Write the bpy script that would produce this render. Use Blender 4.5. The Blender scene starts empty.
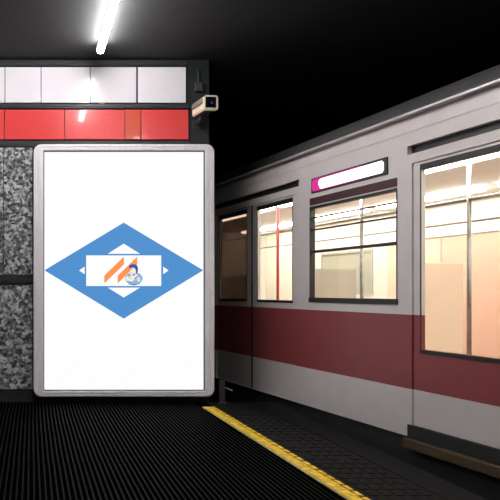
import bpy, bmesh, math, random
from mathutils import Vector, Matrix
random.seed(4)
scn = bpy.context.scene
COL = scn.collection

# ------------------------------------------------------------ camera, world, exposure
F, VX, VY, H = 650.0, 32.0, 291.0, 1.22       # focal length in pixels, vanishing point, eye height
cam_d = bpy.data.cameras.new('camera')
cam = bpy.data.objects.new('camera', cam_d); COL.objects.link(cam)
cam.location = (0, 0, H); cam.rotation_euler = (math.pi/2, 0, 0)
cam_d.sensor_width = 36; cam_d.lens = F/500*36
cam_d.shift_x = (250-VX)/500; cam_d.shift_y = (VY-250)/500
cam_d.clip_start = 0.05
scn.camera = cam
w = bpy.data.worlds.new('world'); scn.world = w; w.use_nodes = True
w.node_tree.nodes['Background'].inputs[0].default_value = (0.5, 0.7, 0.8, 1)
w.node_tree.nodes['Background'].inputs[1].default_value = 0.004
scn.view_settings.view_transform = 'Standard'
scn.view_settings.look = 'None'
scn.view_settings.gamma = 1
scn.view_settings.use_curve_mapping = False
scn.view_settings.exposure = 0.0
TUBE = 78.0          # ceiling tubes
CABIN = 24.0          # strip lamps inside the train

D = 7.144            # distance of the end wall
def PX(x, Y=D): return (x-VX)*Y/F
def PZ(y, Y=D): return H-(y-VY)*Y/F

# ------------------------------------------------------------ helpers
def box(bm, x0, x1, y0, y1, z0, z1, mi=0, bev=0):
    vs = [bm.verts.new((x, y, z)) for z in (z0, z1) for y in (y0, y1) for x in (x0, x1)]
    fs = []
    for q in ((0,2,3,1),(4,5,7,6),(0,1,5,4),(2,6,7,3),(0,4,6,2),(1,3,7,5)):
        f = bm.faces.new([vs[i] for i in q]); f.material_index = mi; fs.append(f)
    if bev:
        es = list({e for f in fs for e in f.edges})
        bmesh.ops.bevel(bm, geom=es, offset=bev, segments=3, affect='EDGES', profile=0.5)
    return fs

def cyl(bm, a, b, r, n=14, r2=None, mi=0):
    a = Vector(a); b = Vector(b); d = (b-a).normalized()
    up = Vector((0,0,1)) if abs(d.z) < .9 else Vector((1,0,0))
    s = d.cross(up).normalized(); t = s.cross(d)
    r2 = r if r2 is None else r2
    A = [bm.verts.new(a+(s*math.cos(k*2*math.pi/n)+t*math.sin(k*2*math.pi/n))*r) for k in range(n)]
    B = [bm.verts.new(b+(s*math.cos(k*2*math.pi/n)+t*math.sin(k*2*math.pi/n))*r2) for k in range(n)]
    for k in range(n):
        f = bm.faces.new((A[k], A[(k+1) % n], B[(k+1) % n], B[k])); f.smooth = True; f.material_index = mi
    bm.faces.new(A[::-1]).material_index = mi; bm.faces.new(B).material_index = mi

def tube(bm, pts, r, n=12):
    for i in range(len(pts)-1): cyl(bm, pts[i], pts[i+1], r, n)
    for p in pts[1:-1]:
        bmesh.ops.create_uvsphere(bm, u_segments=n, v_segments=8, radius=r, matrix=Matrix.Translation(p))

def prism(bm, pts, d):
    """extrude a 3-D polygon along vector d"""
    d = Vector(d)
    A = [bm.verts.new(Vector(p)) for p in pts]; B = [bm.verts.new(Vector(p)+d) for p in pts]
    bm.faces.new(A); bm.faces.new(B[::-1]); n = len(A)
    for k in range(n): bm.faces.new((A[k], B[k], B[(k+1) % n], A[(k+1) % n]))

def obj(name, bm, mats, parent=None, loc=None):
    bmesh.ops.recalc_face_normals(bm, faces=bm.faces[:])
    me = bpy.data.meshes.new(name); bm.to_mesh(me); bm.free()
    for m in (mats if isinstance(mats, (list, tuple)) else [mats]): me.materials.append(m)
    o = bpy.data.objects.new(name, me); COL.objects.link(o)
    if parent is not None: o.parent = parent
    if loc is not None: o.location = loc
    return o

def thing(name, label, cat, loc=(0,0,0), rotz=0, group=None):
    o = bpy.data.objects.new(name, None); COL.objects.link(o)
    o.location = loc; o.rotation_euler = (0,0,rotz); o.empty_display_size = .1
    o['label'] = label; o['category'] = cat
    if group: o['group'] = group
    return o
def tag(o, label, cat, group=None):
    o['label'] = label; o['category'] = cat
    if group: o['group'] = group
    return o
def struct(name, bm, m):
    o = obj(name, bm, m); o['kind'] = 'structure'; return o
def NB(): return bmesh.new()

# ------------------------------------------------------------ materials
def base_mat(name):
    m = bpy.data.materials.new(name); m.use_nodes = True
    nt = m.node_tree; return m, nt, nt.nodes['Principled BSDF']
def mat(name, col, rough=.5, metal=0, noise=0, nscale=20, coat=0, bump=0, spec=.5, stretch=(1,1,1)):
    m, nt, p = base_mat(name)
    p.inputs['Base Color'].default_value = (*col, 1)
    p.inputs['Roughness'].default_value = rough; p.inputs['Metallic'].default_value = metal
    p.inputs['Coat Weight'].default_value = coat; p.inputs['Coat Roughness'].default_value = .06
    p.inputs['Specular IOR Level'].default_value = spec
    if noise or bump:
        tc = nt.nodes.new('ShaderNodeTexCoord'); mp = nt.nodes.new('ShaderNodeMapping')
        mp.inputs['Scale'].default_value = stretch
        nt.links.new(tc.outputs['Object'], mp.inputs['Vector'])
        n = nt.nodes.new('ShaderNodeTexNoise'); n.inputs['Scale'].default_value = nscale; n.inputs['Detail'].default_value = 5
        nt.links.new(mp.outputs[0], n.inputs['Vector'])
        if noise:
            r = nt.nodes.new('ShaderNodeValToRGB')
            r.color_ramp.elements[0].position = .3; r.color_ramp.elements[1].position = .7
            r.color_ramp.elements[0].color = (*[c*(1-noise) for c in col], 1)
            r.color_ramp.elements[1].color = (*[min(1, c*(1+noise)) for c in col], 1)
            nt.links.new(n.outputs['Fac'], r.inputs[0]); nt.links.new(r.outputs[0], p.inputs['Base Color'])
        if bump:
            b = nt.nodes.new('ShaderNodeBump'); b.inputs['Strength'].default_value = bump; b.inputs['Distance'].default_value = .004
            nt.links.new(n.outputs['Fac'], b.inputs['Height']); nt.links.new(b.outputs[0], p.inputs['Normal'])
    return m
def emit(name, col, s):
    m, nt, p = base_mat(name)
    p.inputs['Base Color'].default_value = (.02,.02,.02,1); p.inputs['Roughness'].default_value = .35
    p.inputs['Specular IOR Level'].default_value = .2
    p.inputs['Emission Color'].default_value = (*col, 1); p.inputs['Emission Strength'].default_value = s
    return m
def lin(r, g, b):
    f = lambda c: c/12.92 if c <= .04045 else ((c+.055)/1.055)**2.4
    return tuple(f(v/255) for v in (r, g, b))

def granite():
    m, nt, p = base_mat('speckled_granite')
    tc = nt.nodes.new('ShaderNodeTexCoord')
    v = nt.nodes.new('ShaderNodeTexNoise'); v.inputs['Scale'].default_value = 26; v.inputs['Detail'].default_value = 4; v.inputs['Roughness'].default_value = .75
    v2 = nt.nodes.new('ShaderNodeTexVoronoi'); v2.inputs['Scale'].default_value = 34
    nt.links.new(tc.outputs['Object'], v.inputs['Vector']); nt.links.new(tc.outputs['Object'], v2.inputs['Vector'])
    sep = nt.nodes.new('ShaderNodeSeparateColor'); nt.links.new(v2.outputs['Color'], sep.inputs[0])
    mx = nt.nodes.new('ShaderNodeMix'); mx.inputs[0].default_value = .35
    nt.links.new(v.outputs['Fac'], mx.inputs[2]); nt.links.new(sep.outputs[0], mx.inputs[3])
    r = nt.nodes.new('ShaderNodeValToRGB'); e = r.color_ramp.elements
    e[0].position = .34; e[0].color = (.03,.034,.034,1); e[1].position = .66; e[1].color = (.62,.62,.62,1)
    k = e.new(.48); k.color = (.16,.17,.17,1)
    nt.links.new(mx.outputs[0], r.inputs[0]); nt.links.new(r.outputs[0], p.inputs['Base Color'])
    p.inputs['Roughness'].default_value = .3
    return m
def glass(name, tint=(.94,.95,.94)):
    m = bpy.data.materials.new(name); m.use_nodes = True; nt = m.node_tree; nt.nodes.clear()
    o = nt.nodes.new('ShaderNodeOutputMaterial'); mx = nt.nodes.new('ShaderNodeMixShader')
    t = nt.nodes.new('ShaderNodeBsdfTransparent'); t.inputs[0].default_value = (*tint, 1)
    g = nt.nodes.new('ShaderNodeBsdfGlossy'); g.inputs['Roughness'].default_value = .03
    fr = nt.nodes.new('ShaderNodeFresnel'); fr.inputs[0].default_value = 1.45
    ge = nt.nodes.new('ShaderNodeNewGeometry'); inv_ = nt.nodes.new('ShaderNodeMath'); inv_.operation = 'SUBTRACT'; inv_.inputs[0].default_value = .7
    nt.links.new(ge.outputs['Backfacing'], inv_.inputs[1]); ml = nt.nodes.new('ShaderNodeMath'); ml.operation = 'MULTIPLY'; ml.use_clamp = True
    nt.links.new(fr.outputs[0], ml.inputs[0]); nt.links.new(inv_.outputs[0], ml.inputs[1]); nt.links.new(ml.outputs[0], mx.inputs[0]); nt.links.new(t.outputs[0], mx.inputs[1]); nt.links.new(g.outputs[0], mx.inputs[2])
    nt.links.new(mx.outputs[0], o.inputs[0]); return m

M = dict(
  dark=mat('dark_wall_paint', (.014,.017,.018), .55, noise=.3, nscale=9),
  rail=mat('dark_trim_metal', (.03,.034,.036), .4, noise=.35, nscale=30, stretch=(.2,1,1)),
  ceil=mat('dark_ceiling_paint', (.013,.0155,.0158), .8, noise=.15, nscale=4),
  tunnel=mat('sooty_tunnel_concrete', (.006,.007,.008), .9, noise=.3, nscale=3),
  white=mat('white_enamel', (.80,.77,.79), .22, coat=.6, noise=.02, nscale=3),
  red=mat('red_enamel', (.74,.06,.058), .28, coat=.5, noise=.05, nscale=40),
  orange=mat('orange_red_enamel', (.60,.07,.03), .32, coat=.4, noise=.08, nscale=40),
  granite=granite(),
  rubber=mat('black_rubber_rib_highlight', (.0032,.0032,.0032), .6, noise=.98, nscale=150, bump=.3, spec=.03),  # lighter colour on the rib tops stands in for ridge highlights
  groove=mat('black_rubber_groove_shade', (.0010,.0010,.0010), .9, spec=0),  # darker colour paints the shade between and beside the ribs
  paver=mat('dark_grey_platform_tile', (.006,.006,.0065), .75, noise=.5, nscale=60, bump=.5, spec=.08),
  concrete=mat('dark_platform_concrete', (.02,.02,.02), .85, noise=.3, nscale=12),
  yellow=mat('yellow_tactile_rubber', (.78,.46,.012), .5, noise=.45, nscale=22, bump=.3),
  yellow_edge=mat('worn_pale_line_edge', (.45,.36,.16), .5, noise=.5, nscale=60),
  alu=mat('brushed_aluminium', (.86,.84,.86), .45, 0, noise=.08, nscale=14, stretch=(8,8,.4)),
  gasket=mat('dark_gasket', (.05,.05,.05), .6),
  cream=mat('cream_plastic', (.72,.62,.44), .45),
  shield=mat('grey_tan_camera_cover', (.20,.16,.125), .5),
  black=mat('black_plastic', (.008,.009,.012), .35),
  lens=mat('camera_front_glass', (.004,.006,.014), .08, coat=1),
  boxgrey=mat('dark_grey_box', (.028,.03,.031), .6),
  lampbody=mat('lamp_housing', (.5,.5,.5), .5),
  t_white=mat('train_pale_grey_paint', (.60,.555,.53), .4, noise=.03, nscale=6, coat=.1),
  t_red=mat('train_dark_red_paint', (.25,.052,.056), .45, noise=.06, nscale=6, coat=.05, spec=.3),
  t_header=mat('train_maroon_header', (.05,.012,.015), .5),
  t_roof=mat('train_dark_roof', (.035,.034,.034), .7, noise=.2, nscale=8),
  t_dark=mat('train_underframe', (.012,.012,.012), .6, noise=.3, nscale=10),
  t_seal=mat('black_rubber_seal', (.012,.012,.012), .5),
  t_gutter=mat('train_gutter_metal', (.55,.50,.51), .35, .3),
  t_step=mat('brown_brass_step', (.09,.058,.028), .5, .3, noise=.3, nscale=30, stretch=(1,.2,1)),
  i_wall=mat('cream_cabin_panel', (.82,.79,.70), .5),
  i_ceil=mat('white_cabin_ceiling', (.82,.80,.76), .5),
  i_floor=mat('cabin_floor', (.16,.13,.11), .6, noise=.3, nscale=40),
  i_peach=mat('grey_cream_cabin_partition', (.52,.49,.40), .5),
  i_peach2=mat('pale_peach_cabin_panel', (.90,.66,.50), .5),
  i_seat=mat('salmon_seat_plastic', (.74,.28,.20), .5),
  i_red=mat('red_grab_pole', (.55,.05,.06), .35),
  i_blind=mat('grey_green_blind', (.42,.42,.33), .7),
  i_salmon=mat('salmon_cabin_panel', (.86,.52,.40), .5),
  i_frame=mat('cabin_window_trim', (.45,.43,.40), .5),
  steel=mat('worn_rail_steel', (.35,.33,.31), .3, .9, noise=.2, nscale=20),
  ballast=mat('dark_track_bed', (.02,.019,.018), .95, noise=.6, nscale=30, bump=1),
  glass=glass('window_glass'),
  glass_dark=glass('darker_window_glass', (.20,.17,.155)),  # darker tint, for one leaf of the far door
  tube=emit('lit_tube', (1,.965,.985), TUBE),
  cabin=emit('lit_cabin_strip', (1,.94,.84), CABIN),
  disp=emit('lit_display_white', (1,.95,1), 2.2),
  mag=emit('lit_display_magenta', (1,.03,.40), .7),
  p_white=emit('backlit_white_poster', lin(253,253,253), 1),
  p_blue=emit('backlit_blue_print', lin(76,143,206), 1),
  p_orange=emit('backlit_orange_print', lin(255,147,77), 1),
  p_navy=emit('backlit_navy_print', lin(52,84,165), 1),
  p_pale=emit('backlit_pale_blue_print', lin(150,184,222), 1),
  p_cream=emit('backlit_cream_print', lin(247,238,220), 1),
)

# ------------------------------------------------------------ setting
YEL = lambda Y: 1.79+(7.0-Y)*.019            # left edge of the yellow line
EDGE = 2.65
XW = PX(209)                                 # right end of the end wall
ZC = 3.76

# floor: ribbed black rubber in mats, plain beyond
bm = NB()
pitch, top, wb = .0352, .009, .022
ys = [1.76+.94*k for k in range(7)]; ys[-1] = D
box(bm, -4.5, EDGE, -3, D, -.25, 0)
for i in range(6):
    off = random.uniform(-.004, .004)
    y0, y1 = ys[i]+.0025, ys[i+1]-.0025
    k = 0
    while True:
        x = -1.5+off+k*pitch; k += 1
        if x > YEL(y1)-.045: break
        a, b = x-wb/2, x+wb/2; c, d = x-.006, x+.006
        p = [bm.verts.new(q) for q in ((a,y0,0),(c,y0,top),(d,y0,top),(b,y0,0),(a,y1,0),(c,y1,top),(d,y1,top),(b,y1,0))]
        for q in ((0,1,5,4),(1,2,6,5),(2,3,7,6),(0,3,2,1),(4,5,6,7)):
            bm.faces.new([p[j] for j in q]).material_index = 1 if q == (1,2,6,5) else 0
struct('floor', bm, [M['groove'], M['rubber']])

# paved strip between the yellow line and the platform edge, with a plain coping
bm = NB()
def yslab(bm, fx0, fx1, y0, y1, z0, z1, n=1):
    for i in range(n):
        a = y0+(y1-y0)*i/n; b = y0+(y1-y0)*(i+1)/n
        pts = [(fx0(a),a,z0),(fx1(a),a,z0),(fx1(b),b,z0),(fx0(b),b,z0)]
        prism(bm, pts, (0,0,z1-z0))
yslab(bm, lambda Y: YEL(Y)+.115, lambda Y: EDGE-.24, .5, D-.02, 0, .004)
yslab(bm, lambda Y: EDGE-.232, lambda Y: EDGE, .5, D-.02, 0, .006, 8)
y = .55
while y < D-.08:
    x = YEL(y)+.16
    while x < EDGE-.28:
        if random.random() > .04: box(bm, x, x+.052, y, y+.085, .004, .0085)
        x += .078
    y += .118
struct('trim_1', bm, M['paver'])

# platform wall down to the track, track bed, tunnel
bm = NB(); box(bm, EDGE-.5, EDGE-.06, -3, D, -1.25, -.25); struct('trim_2', bm, M['concrete'])
bm = NB(); box(bm, 1.0, 7.0, -3, 18, -1.45, -1.25); struct('track_bed', bm, M['ballast'])
bm = NB(); box(bm, -4.5, 7.0, -3, 18, ZC, ZC+.2); struct('ceiling', bm, M['ceil'])
bm = NB(); box(bm, 7.0, 7.2, -3, 18, -1.25, ZC); struct('wall_right', bm, M['tunnel'])
bm = NB(); box(bm, -1.0, 7.0, 18, 18.2, -1.25, ZC); struct('wall_far', bm, M['tunnel'])

# end wall with its panels
bm = NB()
box(bm, -4.5, XW, D, D+.5, -1.25, ZC)
back = struct('wall_back', bm, M['dark'])
def panel(name, x0, x1, y0, y1, m, t=.022, g=.35):
    b = NB(); box(b, PX(x0+g), PX(x1-g), D-t, D, PZ(y1), PZ(y0), 0, .003)
    return obj(name, b, m, back)
for x0, x1 in ((-60,-32),(-32,5),(5,41),(41,90),(90,136.2),(137.4,185.8)):
    panel('white_panel', x0, x1, 67.8, 103.2, M['white'])
for x0, x1, m in ((-55,4.5,'red'),(4.5,64.5,'red'),(64.5,124.3,'red'),(124.3,140.6,'orange'),(140.6,188.3,'red')):
    panel('orange_red_panel' if m == 'orange' else 'red_panel', x0, x1, 110.2, 139.8, M[m])
for x0, x1, y0, y1 in ((-60,3.4,148,275),(4.2,32.4,148,275),(-60,32.4,285,389)):
    panel('granite_panel', x0, x1, y0, y1, M['granite'], .02, 0)
for y0, y1, x1, t in ((62,66.6,186.5,.03),(104.6,109.0,189,.03),(141.5,147.2,189,.03),(276.5,283.5,32.6,.026)):
    b = NB(); z0, z1 = PZ(y1), PZ(y0)
    box(b, -1.6, PX(x1), D-t, D, z0, z1, 0, .004)
    box(b, -1.6, PX(x1), D-t-.008, D-t+.002, z0+(z1-z0)*.35, z0+(z1-z0)*.6, 0, .002)
    obj('wall_rail', b, M['rail'], back)
b = NB(); box(b, -1.6, PX(33), D-.03, D, .0, PZ(390.5), 0, .003); obj('plinth', b, M['dark'], back)
b = NB(); box(b, PX(99), PX(104), D-.034, D, PZ(104.4), PZ(102.6), 0, .002); obj('clip', b, M['cream'], back)

# ------------------------------------------------------------ yellow safety line
t = thing('safety_line', 'yellow tactile safety line running along the dark platform floor', 'safety line', (0,0,0))
b = NB(); yslab(b, lambda Y: YEL(Y)-.012, lambda Y: YEL(Y)+.004, 1.2, D-.34, 0, .007, 4); obj('worn_edge', b, M['yellow_edge'], t)
b = NB()
y = 1.2
while y < D-.35:
    y2 = min(y+.30, D-.34)
    yslab(b, lambda Y: YEL(Y)+.004, lambda Y: YEL(Y)+.072, y+.002, y2-.002, 0, .010)
    y += .30
obj('wide_band', b, M['yellow'], t)
b = NB(); y = 1.2
while y < D-.36:
    yslab(b, lambda Y: YEL(Y)+.082, lambda Y: YEL(Y)+.112, y, y+.085, 0, .011)
    y += .115
obj('dashed_studs', b, M['yellow'], t)

# ------------------------------------------------------------ ceiling lamps
XL = .70; ZL = 3.69
def make_lamp(yc, label, x=XL, tray=False, L=.75):
    t = thing('ceiling_lamp', label, 'lamp', (x, yc, ZC), 0, None)
    b = NB(); box(b, -.022, .022, -L, L, -.03, 0, 0, .004); obj('housing', b, M['lampbody'], t)
    if tray:
        b = NB(); prism(b, [(-.16,-L,-.105),(-.15,-L,-.105),(-.06,-L,-.035),(.06,-L,-.035),(.15,-L,-.105),(.16,-L,-.105),(.065,-L,-.028),(-.065,-L,-.028)], (0,2*L,0)); obj('upward_light_shield', b, M['lampbody'], t)  # added tray that keeps the unseen lamps' light off the ceiling
    b = NB(); cyl(b, (0,-L+.03,-.075), (0,L-.03,-.075), .036, 24); obj('tube', b, M['tube'], t)
    for s in (-1, 1):
        b = NB(); cyl(b, (0,s*(L-.03),-.075), (0,s*L,-.075), .030, 20, .022)
        box(b, -.014, .014, s*L-.012-s*.012, s*L+.012-s*.012, -.075, -.02); obj('end_cap', b, M['lampbody'], t)
    return t
make_lamp(5.78, 'glowing white tube lamp on the dark ceiling above the wall panels', L=.9)
make_lamp(3.0, 'added out-of-view white tube lamp on the ceiling near the platform edge, away from the end wall', 1.75, True)  # unseen lamp added to brighten the near part of the train
make_lamp(1.2, 'added out-of-view white tube lamp on the ceiling near the platform edge, farthest from the end wall', 1.75, True)  # second added lamp out of view, more light on the near train side
make_lamp(5.9, 'added out-of-view white tube lamp on the ceiling left of the platform near the end wall', -1.5)  # unseen lamp added to brighten the left wall panels
make_lamp(3.9, 'added out-of-view white tube lamp on the ceiling left of the platform, away from the end wall', -1.5)  # also added out of view, for more light from the left

# ------------------------------------------------------------ advertising lightbox
YF = 7.03; YP = 7.062
bx0, bx1, bz0, bz1 = PX(33.6,YF), PX(214.6,YF), PZ(397,YF), PZ(144,YF)
t = thing('advertising_lightbox', 'tall backlit white poster box with aluminium frame and blue diamond logo', 'billboard', ((bx0+bx1)/2, D, bz0))
def inv(o):                                   # world coordinates inside a moved parent
    o.matrix_parent_inverse = Matrix.Translation(Vector(t.location)).inverted(); return o
def rrect(x0, x1, z0, z1, r, n=8):
    pts = []
    for cx, cz, a0 in ((x1-r,z1-r,0),(x0+r,z1-r,90),(x0+r,z0+r,180),(x1-r,z0+r,270)):
        for k in range(n+1):
            a = math.radians(a0+90*k/n); pts.append((cx+r*math.cos(a), cz+r*math.sin(a)))
    return pts
ix0, ix1, iz0, iz1 = PX(43.4,YF), PX(205.2,YF), PZ(391,YF), PZ(150.4,YF)
bm = NB()
def ring(bm, prof):
    """loops: list of (outline, y); joins consecutive outlines"""
    L = [[bm.verts.new((x, y, z)) for x, z in o] for o, y in prof]
    for A, B in zip(L, L[1:]):
        n = len(A)
        for k in range(n): bm.faces.new((A[k], A[(k+1) % n], B[(k+1) % n], B[k]))
R = .085
def oc(d, r): return rrect(bx0+d, bx1-d, bz0+d, bz1-d, r)
def ic(d): return rrect(ix0-d, ix1+d, iz0-d, iz1+d, .003)
def midl(f):                                  # outline between outer and inner edge
    return [(a[0]*(1-f)+c[0]*f, a[1]*(1-f)+c[1]*f) for a, c in zip(oc(0,R), ic(0))]
ring(bm, [(oc(0,R), D-.001),(oc(0,R), YF+.012),(oc(.006,R-.006), YF+.002),(midl(.22), YF),(midl(.42), YF),(midl(.45), YF+.006),(midl(.55), YF+.006),
          (midl(.58), YF),(midl(.9), YF),(ic(0), YF+.004),(ic(0), YP+.004)])
inv(obj('frame', bm, M['alu'], t))
bm = NB(); ring(bm, [(ic(-.001), YP),(ic(-.001), YF+.012),(ic(-.010), YF+.014),(ic(-.010), YP)]); inv(obj('gasket', bm, M['gasket'], t))
bm = NB(); box(bm, ix0-.005, ix1+.005, YP, D-.002, iz0-.005, iz1+.005); poster = inv(obj('poster', bm, M['p_white'], t))
poster['label'] = 'plain white backlit poster sheet'
lay = [0]
def print_(name, pts, m, lift):
    b = NB(); Y = YP-.0004-lift*.0006
    prism(b, [(PX(x,Y), Y, PZ(y,Y)) for x, y in pts], (0,.0005,0))
    o = obj(name, b, m, poster)
    return o
def ell(cx, cy, rx, ry, n=28, a0=0, a1=360):
    return [(cx+rx*math.cos(math.radians(a0+(a1-a0)*k/n)), cy+ry*math.sin(math.radians(a0+(a1-a0)*k/n))) for k in range(n if a1-a0 == 360 else n+1)]
print_('blue_diamond', [(44.4,270.3),(123.7,222.6),(203.3,270.3),(123.7,318.6)], M['p_blue'], 1)
for tri in ([(107.8,253.8),(123.7,243.6),(140.0,253.8)], [(107.8,287.6),(140.0,287.6),(123.7,297.5)],
            [(79.0,270.4),(84.6,266.6),(84.6,274.2)], [(168.6,270.4),(163.2,266.6),(163.2,274.2)]):
    print_('white_triangle', tri, M['p_white'], 2)
print_('white_plate', [(86.2,255.4),(161.2,255.4),(161.2,286.0),(86.2,286.0)], M['p_white'], 2)
print_('orange_stripe', [(104.3,275.6),(123.9,256.6),(123.9,264.6),(104.3,283.4)], M['p_orange'], 3)
print_('orange_stripe', [(117.7,275.6),(137.2,256.6),(137.2,264.6),(117.7,283.4)], M['p_orange'], 3)
# the little classical bust, printed in blues
def bust(pts, m, lift): return print_('bust_print', pts, m, lift)
bust(ell(133.9,278.4,8.9,6.2), M['p_pale'], 4)
bust(ell(131.3,279.0,3.6,2.6), M['p_cream'], 5)
bust(ell(127.2,278.4,1.5,2.6), M['p_cream'], 5)
bust(ell(138.6,279.2,1.7,2.4), M['p_cream'], 5)
bust([(130.2,273.0),(136.6,272.6),(137.6,276.0),(134.0,277.6),(131.0,276.6)], M['p_cream'], 5)
bust([(126.6,281.6),(129.0,283.4),(134.0,284.4),(139.0,283.4),(141.2,281.6),(139.2,284.0),(134.0,285.4),(129.0,284.2)], M['p_navy'], 6)
bust([(130.6,267.4),(135.6,267.0),(136.6,274.4),(133.0,275.4),(131.6,274.4),(130.9,273.4),(131.0,272.5),(130.2,271.6),(130.6,270.4)], M['p_cream'], 6)      # face in profile
bust([(129.3,268.6),(128.9,266.4),(130.2,264.8),(132.6,264.1),(135.2,264.3),(137.2,265.6),(138.0,267.8),(137.9,270.6),(137.2,273.4),(136.2,274.4),(135.8,272.6),(135.9,270.4),(135.2,268.8),(133.6,267.6),(131.4,267.8)], M['p_navy'], 7)
bust([(130.9,268.6),(132.6,268.3),(132.4,269.3),(131.0,269.4)], M['p_navy'], 7)
bust([(131.0,272.5),(132.6,272.6),(132.5,273.0),(131.0,273.0)], M['p_navy'], 7)
bust([(131.6,274.4),(133.0,274.7),(134.8,273.0),(135.2,274.6),(133.4,275.9)], M['p_navy'], 7)
def stroke(pts, w_, m):                        # folds of the robe
    bust([(x, y-w_/2) for x, y in pts]+[(x, y+w_/2) for x, y in pts[::-1]], m, 6)
stroke([(125.6,277.2),(127.6,275.2),(130.0,274.6),(131.6,276.0)], .5, M['p_blue'])
stroke([(133.4,281.4),(135.0,279.0),(137.6,276.6),(139.8,276.0)], .5, M['p_navy'])
stroke([(135.6,282.6),(137.4,280.4),(139.6,278.6),(141.6,278.2)], .5, M['p_blue'])
stroke([(126.4,280.8),(129.0,282.2),(132.0,282.4),(134.2,281.6)], .5, M['p_blue'])
stroke([(128.6,277.6),(130.4,278.8),(132.4,278.6)], .4, M['p_blue'])

# ------------------------------------------------------------ security camera, junction box, post
A = Vector((PX(211.2,6.66), 6.66, PZ(102.6,6.66))); Bk = Vector((PX(197.6,7.02), 7.02, PZ(111.4,7.02)))
ax = (A-Bk).normalized(); sx = ax.cross(Vector((0,0,1))).normalized(); up = sx.cross(ax)
cm = thing('security_camera', 'cream security camera on a dark bracket at the end of the wall', 'security camera', Bk)
Rm = Matrix((( -sx.x, -ax.x, up.x),( -sx.y, -ax.y, up.y),( -sx.z, -ax.z, up.z))).to_4x4()   # local -Y looks out of the lens
def cpart(name, bm, m, parent=cm, first=True):
    if first: bmesh.ops.transform(bm, matrix=Rm, verts=bm.verts[:])
    o = obj(name, bm, m, parent); return o
LC = (A-Bk).length
hw, hh = .064, .066
def oct_(w_, h_, c, y): return [(-w_+c,y,-h_),(w_-c,y,-h_),(w_,y,-h_+c),(w_,y,h_-c),(w_-c,y,h_),(-w_+c,y,h_),(-w_,y,h_-c),(-w_,y,-h_+c)]
b = NB(); prism(b, oct_(hw-.004,hh-.004,.014,-LC+.02), (0,LC-.02,0)); cpart('housing', b, M['cream'])
b = NB()                                       # front bezel with a square window
o1 = oct_(.074,.076,.018,-LC); i1 = [(-.059,-LC,-.051),(.057,-LC,-.051),(.057,-LC,.060),(-.059,-LC,.060)]
def ringface(b, y):
    O = [b.verts.new((x,y,z)) for x,_,z in oct_(.074,.076,.018,0)]; I = [b.verts.new((x,y,z)) for x,_,z in i1]
    return O, I
O, I = ringface(b, -LC); O2, I2 = ringface(b, -LC+.035)
for P_, Q in ((O,I),(O2,I2)):
    for q in ((0,1,'a',1,0),): pass
    b.faces.new((P_[0],P_[1],Q[1],Q[0])); b.faces.new((P_[1],P_[2],Q[1])); b.faces.new((P_[2],P_[3],Q[2],Q[1])); b.faces.new((P_[3],P_[4],Q[2]))
    b.faces.new((P_[4],P_[5],Q[3],Q[2])); b.faces.new((P_[5],P_[6],Q[3])); b.faces.new((P_[6],P_[7],Q[0],Q[3])); b.faces.new((P_[7],P_[0],Q[0]))
for P_, Q, n in ((O,O2,8),(I,I2,4)):
    for k in range(n): b.faces.new((P_[k],P_[(k+1)%n],Q[(k+1)%n],Q[k]))
cpart('bezel', b, M['cream'])
b = NB(); box(b, -.061, .060, -LC+.006, -LC+.034, -.053, .063); win = cpart('front_window', b, M['lens'])
b = NB(); cyl(b, (.012,-LC+.011,.0), (.012,-LC+.004,.0), .016, 20, .013); cpart('lens_ring', b, M['boxgrey'], win)
b = NB(); cyl(b, (.012,-LC+.0045,.0), (.012,-LC+.0025,.0), .008, 16, .006); cpart('lens', b, M['lens'], win)
b = NB()                                       # sunshield
prism(b, [(-.070,-LC+.035,.016),(-.070,-LC+.035,.060),(-.054,-LC+.035,.078),(.054,-LC+.035,.078),(.070,-LC+.035,.060),(.070,-LC+.035,.016),(.066,-LC+.035,.016),(.066,-LC+.035,.058),(.052,-LC+.035,.073),(-.052,-LC+.035,.073),(-.066,-LC+.035,.058),(-.066,-LC+.035,.016)], (0,LC-.045,0))
cpart('sunshield', b, M['shield'])
b = NB(); box(b, -.0715, -.0655, -LC+.04, -.015, .010, .017); box(b, .0655, .0715, -LC+.04, -.015, .010, .017); cpart('seam', b, M['black'])
b = NB(); box(b, -.05, .05, -LC+.06, -.02, -.075, -.061, 0, .004); cpart('base_plate', b, M['black'])
# bracket in world axes
mid = Bk+(A-Bk)*.25
wl = Vector((PX(196.5), D-.001, PZ(124)))
b = NB()
p0 = mid-Bk+up*(-.07); p2 = wl-Bk; p1 = Vector((p0.x, p0.y, p2.z+.0))
tube(b, [p0, p1, Vector((p2.x,p2.y-.0,p2.z))], .019)
brk = obj('bracket', b, M['boxgrey'], cm)
b = NB(); bmesh.ops.create_uvsphere(b, u_segments=16, v_segments=10, radius=.032, matrix=Matrix.Translation(p1+Vector((0,0,.03)))); obj('swivel_joint', b, M['boxgrey'], brk)
b = NB(); box(b, p2.x-.045, p2.x+.045, p2.y-.014, p2.y, p2.z-.05, p2.z+.05, 0, .004); obj('mount_plate', b, M['boxgrey'], brk)

jb = thing('junction_box', 'small dark grey junction box on the wall above the camera', 'junction box', (PX(198), D, PZ(92.5)))
b = NB(); hz = PZ(83.5)-PZ(92.5); box(b, -.042, .042, -.05, 0, 0, hz, 0, .006); obj('box', b, M['boxgrey'], jb)
b = NB(); box(b, -.036, .036, -.056, -.049, .007, hz-.007, 0, .002); obj('cover', b, M['boxgrey'], jb)
b = NB(); tube(b, [(0,-.02,hz-.004),(0,-.02,PZ(70)-PZ(92.5))], .010); obj('conduit', b, M['boxgrey'], jb)

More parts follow.
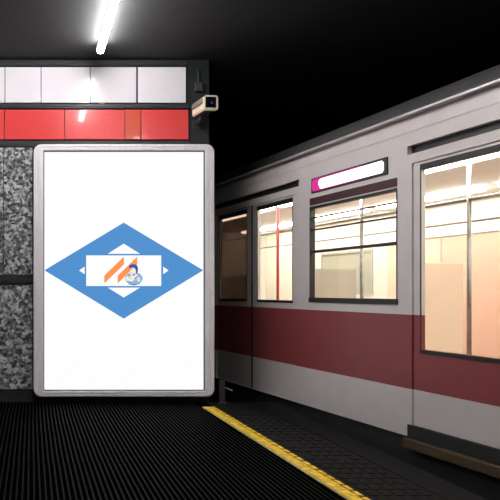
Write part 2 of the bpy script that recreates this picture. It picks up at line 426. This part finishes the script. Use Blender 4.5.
pb = thing('post', 'short dark post at the platform end beside the lightbox', 'post', (PX(221.7,D-.07), D-.07, 0))
b = NB(); box(b, -.028, .028, -.028, .028, 0, .245, 0, .005); obj('shaft', b, M['boxgrey'], pb)
b = NB(); box(b, -.045, .045, -.045, .045, 0, .012, 0, .003); obj('foot_plate', b, M['boxgrey'], pb)
b = NB(); cyl(b, (.028,0,.175), (.115,-.005,.137), .004, 8); obj('hook', b, M['alu'], pb)

# ------------------------------------------------------------ train (local axes: x into the train, y along it)
TR = thing('subway_train', 'pale grey and dark red subway train with lit windows beside the platform', 'train', (2.75, 7.0, -1.13), math.atan(.157))
ZO = 1.13                                     # parts are drawn with z measured from the platform
def tp(name, bm, m, parent=None):
    bmesh.ops.translate(bm, vec=(0,0,ZO), verts=bm.verts[:])
    return obj(name, bm, m, TR if parent is None else parent)
U0, U1, TW = -6.2, 5.2, 2.62
Z_W0, Z_R0, Z_R1, Z_T = .05, .435, 1.03, 2.62
win_h = (-1.667, -.422, 1.12, 2.07)
near_d = (-3.76, -1.83, .15, 2.24)
far_d = (-.17, 1.76, .06, 2.24)
win_n = (-5.45, -4.2, 1.12, 2.07)
def holed(bm, x0, x1, u0, u1, zs, holes, mi):
    us = sorted({u0, u1, *[h[0] for h in holes], *[h[1] for h in holes]})
    z_ = sorted({*zs, *[h[2] for h in holes], *[h[3] for h in holes]})
    z_ = [z for z in z_ if zs[0] <= z <= zs[-1]]
    solid = {}
    for i in range(len(us)-1):
        for j in range(len(z_)-1):
            uc, zc = (us[i]+us[i+1])/2, (z_[j]+z_[j+1])/2
            solid[i, j] = not any(h[0] < uc < h[1] and h[2] < zc < h[3] for h in holes)
    def q(pts, m):
        f = bm.faces.new([bm.verts.new(p) for p in pts]); f.material_index = m
    for (i, j), s in solid.items():
        if not s: continue
        a, b, c, d = us[i], us[i+1], z_[j], z_[j+1]; m = mi((c+d)/2)
        q([(x0,a,c),(x0,a,d),(x0,b,d),(x0,b,c)], m); q([(x1,a,c),(x1,b,c),(x1,b,d),(x1,a,d)], 2 if len(zs) > 2 else m)
        for di, dj, pts in ((-1,0,[(x0,a,c),(x1,a,c),(x1,a,d),(x0,a,d)]),(1,0,[(x0,b,c),(x0,b,d),(x1,b,d),(x1,b,c)]),
                            (0,-1,[(x0,a,c),(x0,b,c),(x1,b,c),(x1,a,c)]),(0,1,[(x0,a,d),(x1,a,d),(x1,b,d),(x0,b,d)])):
            if not solid.get((i+di, j+dj), False): q(pts, m)
    bmesh.ops.remove_doubles(bm, verts=bm.verts[:], dist=1e-5)
band = lambda z: 1 if Z_R0 < z < Z_R1 else 0
bm = NB()
slot_n = (-3.9, -1.78, 2.315, 2.385); slot_f = (-.22, 1.9, 2.315, 2.385)
holed(bm, 0, .06, U0, U1, (Z_W0, Z_R0, Z_R1, Z_T), [win_h, near_d, far_d, win_n, slot_n, slot_f], band)
me = bm
bmesh.ops.recalc_face_normals(bm, faces=bm.faces[:])
tp('body_side', bm, [M['t_white'], M['t_red'], M['i_wall']])['label'] = 'pale grey train side with a wide dark red band'
for s in (slot_n, slot_f):
    b = NB(); box(b, .045, .058, s[0]-.01, s[1]+.01, s[2]-.01, s[3]+.01); tp('door_track', b, M['t_seal'])
# thin seam line high on the side, gutter, roof
b = NB(); box(b, -.003, .0, U0, U1, 2.494, 2.499); tp('seam', b, M['i_frame'])
b = NB(); box(b, -.06, .02, U0, U1, Z_T-.004, Z_T+.016, 0, .004); tp('gutter', b, M['t_gutter'])
b = NB()
prof = [(.0,2.60),(.012,2.68),(.05,2.745),(.12,2.80),(.28,2.86),(.65,2.93),(1.31,2.97)]
prof = prof+[(TW-x, z) for x, z in prof[-2::-1]]
prism(b, [(x, U0, z) for x, z in prof], (0,U1-U0,0)); tp('roof', b, M['t_roof'])
# far side, ends, floor, ceiling
b = NB(); fw = [(-5.9,-4.4,1.15,2.0),(-3.3,-2.3,.95,2.0),(-1.7,-.4,1.15,2.0),(2.1,3.3,1.2,1.8)]
holed(b, TW-.06, TW, U0, U1, (Z_W0, 2.62), fw, lambda z: 0); tp('far_side', b, M['i_wall'])
for h in fw:
    b = NB(); box(b, TW-.035, TW-.028, h[0], h[1], h[2], h[3]); g = tp('far_window', b, M['glass'])
    b = NB(); box(b, TW-.05, TW-.044, h[0], h[1], h[2], h[3]); tp('window_blind', b, M['i_blind'], g)
    b = NB(); e = .03
    holed(b, TW-.075, TW-.06, h[0]-e, h[1]+e, (h[2]-e, h[3]+e), [h], lambda z: 0); tp('far_window_frame', b, M['i_frame'], g)
for u in (U0, U1-.06):
    b = NB(); box(b, .06, TW-.06, u, u+.06, Z_W0, 2.62); tp('end_wall', b, M['i_wall'])
b = NB(); box(b, .06, TW-.06, U0+.06, U1-.06, Z_W0, .10); tp('cabin_floor', b, M['i_floor'])
b = NB(); prism(b, [(.06,U0+.06,2.27),(.45,U0+.06,2.33),(TW-.45,U0+.06,2.33),(TW-.06,U0+.06,2.27),(TW-.06,U0+.06,2.40),(.06,U0+.06,2.40)], (0,U1-U0-.12,0)); tp('cabin_ceiling', b, M['i_ceil'])
for x in (.62, TW-.62):
    for k in range(6):
        a = U0+.25+k*1.85
        b = NB(); box(b, x-.06, x+.06, a, a+1.6, 2.29, 2.325, 0, .008); tp('cabin_lamp', b, M['cabin'])
for n_, u0, u1, m in (('salmon_panel',-.2,.76,'i_salmon'),('peach_panel',.79,1.75,'i_peach2')):
    b = NB(); box(b, TW-.085, TW-.06, u0, u1, .12, 1.88, 0, .006); tp(n_, b, M[m])
b = NB(); box(b, TW-.10, TW-.06, -.2, 1.75, 1.90, 1.96, 0, .006); tp('panel_rail', b, M['i_ceil'])
# windows on the platform side
def rim(bm, x0, x1, h, e, es):
    holed(bm, x0, x1, h[0], h[1], (h[2], h[3]), [(h[0]+es, h[1]-es, h[2]+e, h[3]-e)], lambda z: 0)
for h in (win_h, win_n):
    b = NB(); rim(b, -.006, .05, h, .022, .007); fr = tp('window_frame', b, M['t_seal'])
    fr['label'] = 'dark window surround'
    b = NB(); box(b, .022, .030, h[0]+.015, h[1]-.015, h[2]+.015, h[3]-.015); tp('pane', b, M['glass'], fr)
    for z, th in ((1.955,.010),(1.835,.012),(1.615,.026)):
        b = NB(); box(b, .004, .040, h[0]+.02, h[1]-.02, z-th/2, z+th/2); tp('glazing_bar', b, M['t_seal'], fr)
    b = NB(); box(b, -.012, .02, h[0]-.01, h[1]+.01, h[2]-.012, h[2]+.035, 0, .004); tp('sill', b, M['t_seal'], fr)
    b = NB(); box(b, -.004, .01, h[0], h[1], h[3]+.012, h[3]+.085); tp('header', b, M['t_header'], fr)
# lit destination display above the middle window
dz0, dz1, du0, du1 = 2.215, 2.335, -1.52, -.50
b = NB(); box(b, -.012, .01, du0-.04, du1+.04, dz0-.014, dz1+.014, 0, .004); dp = tp('destination_display', b, M['t_seal'])
dp['label'] = 'lit display strip with a magenta rim'
b = NB(); prism(b, [(-.016,du1+.0,dz0),(-.016,du1+.02,dz0+.03),(-.016,du1+.02,dz1-.03),(-.016,du1,dz1),(-.016,du0+.3,dz1),(-.016,du0+.3,dz0)], (.006,0,0)); tp('magenta_rim', b, M['mag'], dp)
b = NB(); prism(b, [(-.020,du1-.13,dz0+.008),(-.020,du1-.10,dz0+.05),(-.020,du1-.10,dz1-.03),(-.020,du1-.13,dz1-.014),(-.020,du0+.02,dz1-.010),(-.020,du0,dz1-.03),(-.020,du0,dz0+.03),(-.020,du0+.02,dz0+.008)], (.009,0,0)); tp('white_screen', b, M['disp'], dp)
# doors: two leaves each
def door(d, gz, mullion, label, step=True):
    um = (d[0]+d[1])/2
    for u0, u1 in ((d[0], um), (um, d[1])):
        e_out, e_in = .085, mullion
        g = (u0+(e_out if u0 == d[0] else e_in), u1-(e_in if u0 == d[0] else e_out), gz, 2.17)
        b = NB()
        holed(b, .012, .048, u0+.003, u1-.003, (d[2], Z_R0, Z_R1, d[3]), [g], band)
        lf = tp('door_leaf', b, [M['t_white'], M['t_red'], M['i_wall']]); lf['label'] = label
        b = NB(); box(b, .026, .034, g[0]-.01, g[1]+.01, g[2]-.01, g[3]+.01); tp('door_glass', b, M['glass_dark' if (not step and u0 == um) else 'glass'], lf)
        b = NB(); holed(b, .005, .016, g[0]-.004, g[1]+.004, (g[2]-.028, g[3]+.045), [(g[0], g[1], g[2], g[3])], lambda z: 0)
        tp('glass_seal', b, M['t_seal'], lf)
    b = NB(); box(b, .006, .05, um-.012, um+.012, d[2], d[3]); tp('door_seal', b, M['t_seal'])
    if not step: return
    b = NB(); box(b, -.012, .06, d[0]-.04, d[1]+.04, .045, d[2], 0, .006); sl = tp('door_sill', b, M['t_dark'])
    b = NB(); box(b, -.05, .03, d[0]-.04, d[1]+.04, -.035, .044, 0, .006); tp('step', b, M['t_step'], sl)
door(near_d, .76, .13, 'door leaf with a tall pane')
door(far_d, 1.12, .13, 'door leaf with a shorter pane', False)
# underframe, wheels
b = NB(); box(b, .03, TW-.03, U0, U1, -.62, .048); tp('underframe', b, M['t_dark'])
for u in (-4.8, -2.9, 2.2, 4.1):
    for x in (.56, TW-.56):
        b = NB(); cyl(b, (x-.06,u,-.70), (x+.06,u,-.70), .43, 28); tp('wheel', b, M['t_dark'])
# cabin: partitions, seats, poles
for u in (-1.72, -.36, 1.95, -3.95):
    b = NB(); box(b, .07, .55, u-.015, u+.015, .10, 1.45, 0, .006); tp('partition', b, M['i_peach2' if u == -1.72 else 'i_peach'])
for u0, u1 in ((-1.62,-.46), (2.1,3.6)):
    for side in (0, 1):
        n = 3; wseg = (u1-u0)/n
        for k in range(n):
            a = u0+k*wseg+.02; c = a+wseg-.04
            x0, x1 = (.08,.50) if side == 0 else (TW-.50, TW-.08)
            b = NB(); box(b, x0, x1, a, c, .48, .54, 0, .015); box(b, x0+.03, x1-.06, a+.1, c-.1, .10, .48); st = tp('seat', b, M['i_seat'])
            xb = (.07,.12) if side == 0 else (TW-.12, TW-.07)
            b = NB(); box(b, xb[0], xb[1], a, c, .56, 1.0, 0, .012); tp('seat_back', b, M['i_seat'], st)
for u in (-3.1, -2.45):                       # upholstered bench opposite the near door
    b = NB(); box(b, TW-.50, TW-.08, u, u+.55, .46, .54, 0, .015); box(b, TW-.45, TW-.12, u+.1, u+.45, .10, .46); st = tp('seat', b, M['i_seat'])
    b = NB(); box(b, TW-.12, TW-.07, u, u+.55, .56, 1.05, 0, .012); tp('seat_back', b, M['i_seat'], st)
for x, u, m in ((.62,-1.72,'steel'),(.62,-.36,'steel'),(1.31,-2.8,'steel'),(.6,1.25,'i_red'),(.62,1.95,'steel')):
    b = NB(); cyl(b, (x,u,.10), (x,u,2.30), .018, 12); tp('grab_pole', b, M[m])
for x in (.62, TW-.62):
    b = NB(); tube(b, [(x,-5.6,1.98),(x,4.6,1.98)], .016); tp('grab_rail', b, M['steel'])

# ------------------------------------------------------------ rails under the train
for x, lab in ((.56, 'steel track rail nearest the platform, under the train'), (TW-.56, 'steel track rail farther from the platform, under the train')):
    b = NB(); prism(b, [(-.07,-8.5,0),(.07,-8.5,0),(.07,-8.5,.015),(.012,-8.5,.03),(.012,-8.5,.09),(.034,-8.5,.10),(.034,-8.5,.12),(-.034,-8.5,.12),(-.034,-8.5,.10),(-.012,-8.5,.09),(-.012,-8.5,.03),(-.07,-8.5,.015)], (0,17,0))
    o = obj('track_rail', b, M['steel'])
    c, s = math.cos(math.atan(.157)), math.sin(math.atan(.157))
    o.location = (2.75+x*c, 7.0+x*s, -1.25); o.rotation_euler = (0,0,math.atan(.157))
    tag(o, lab, 'rail', 'track rails')
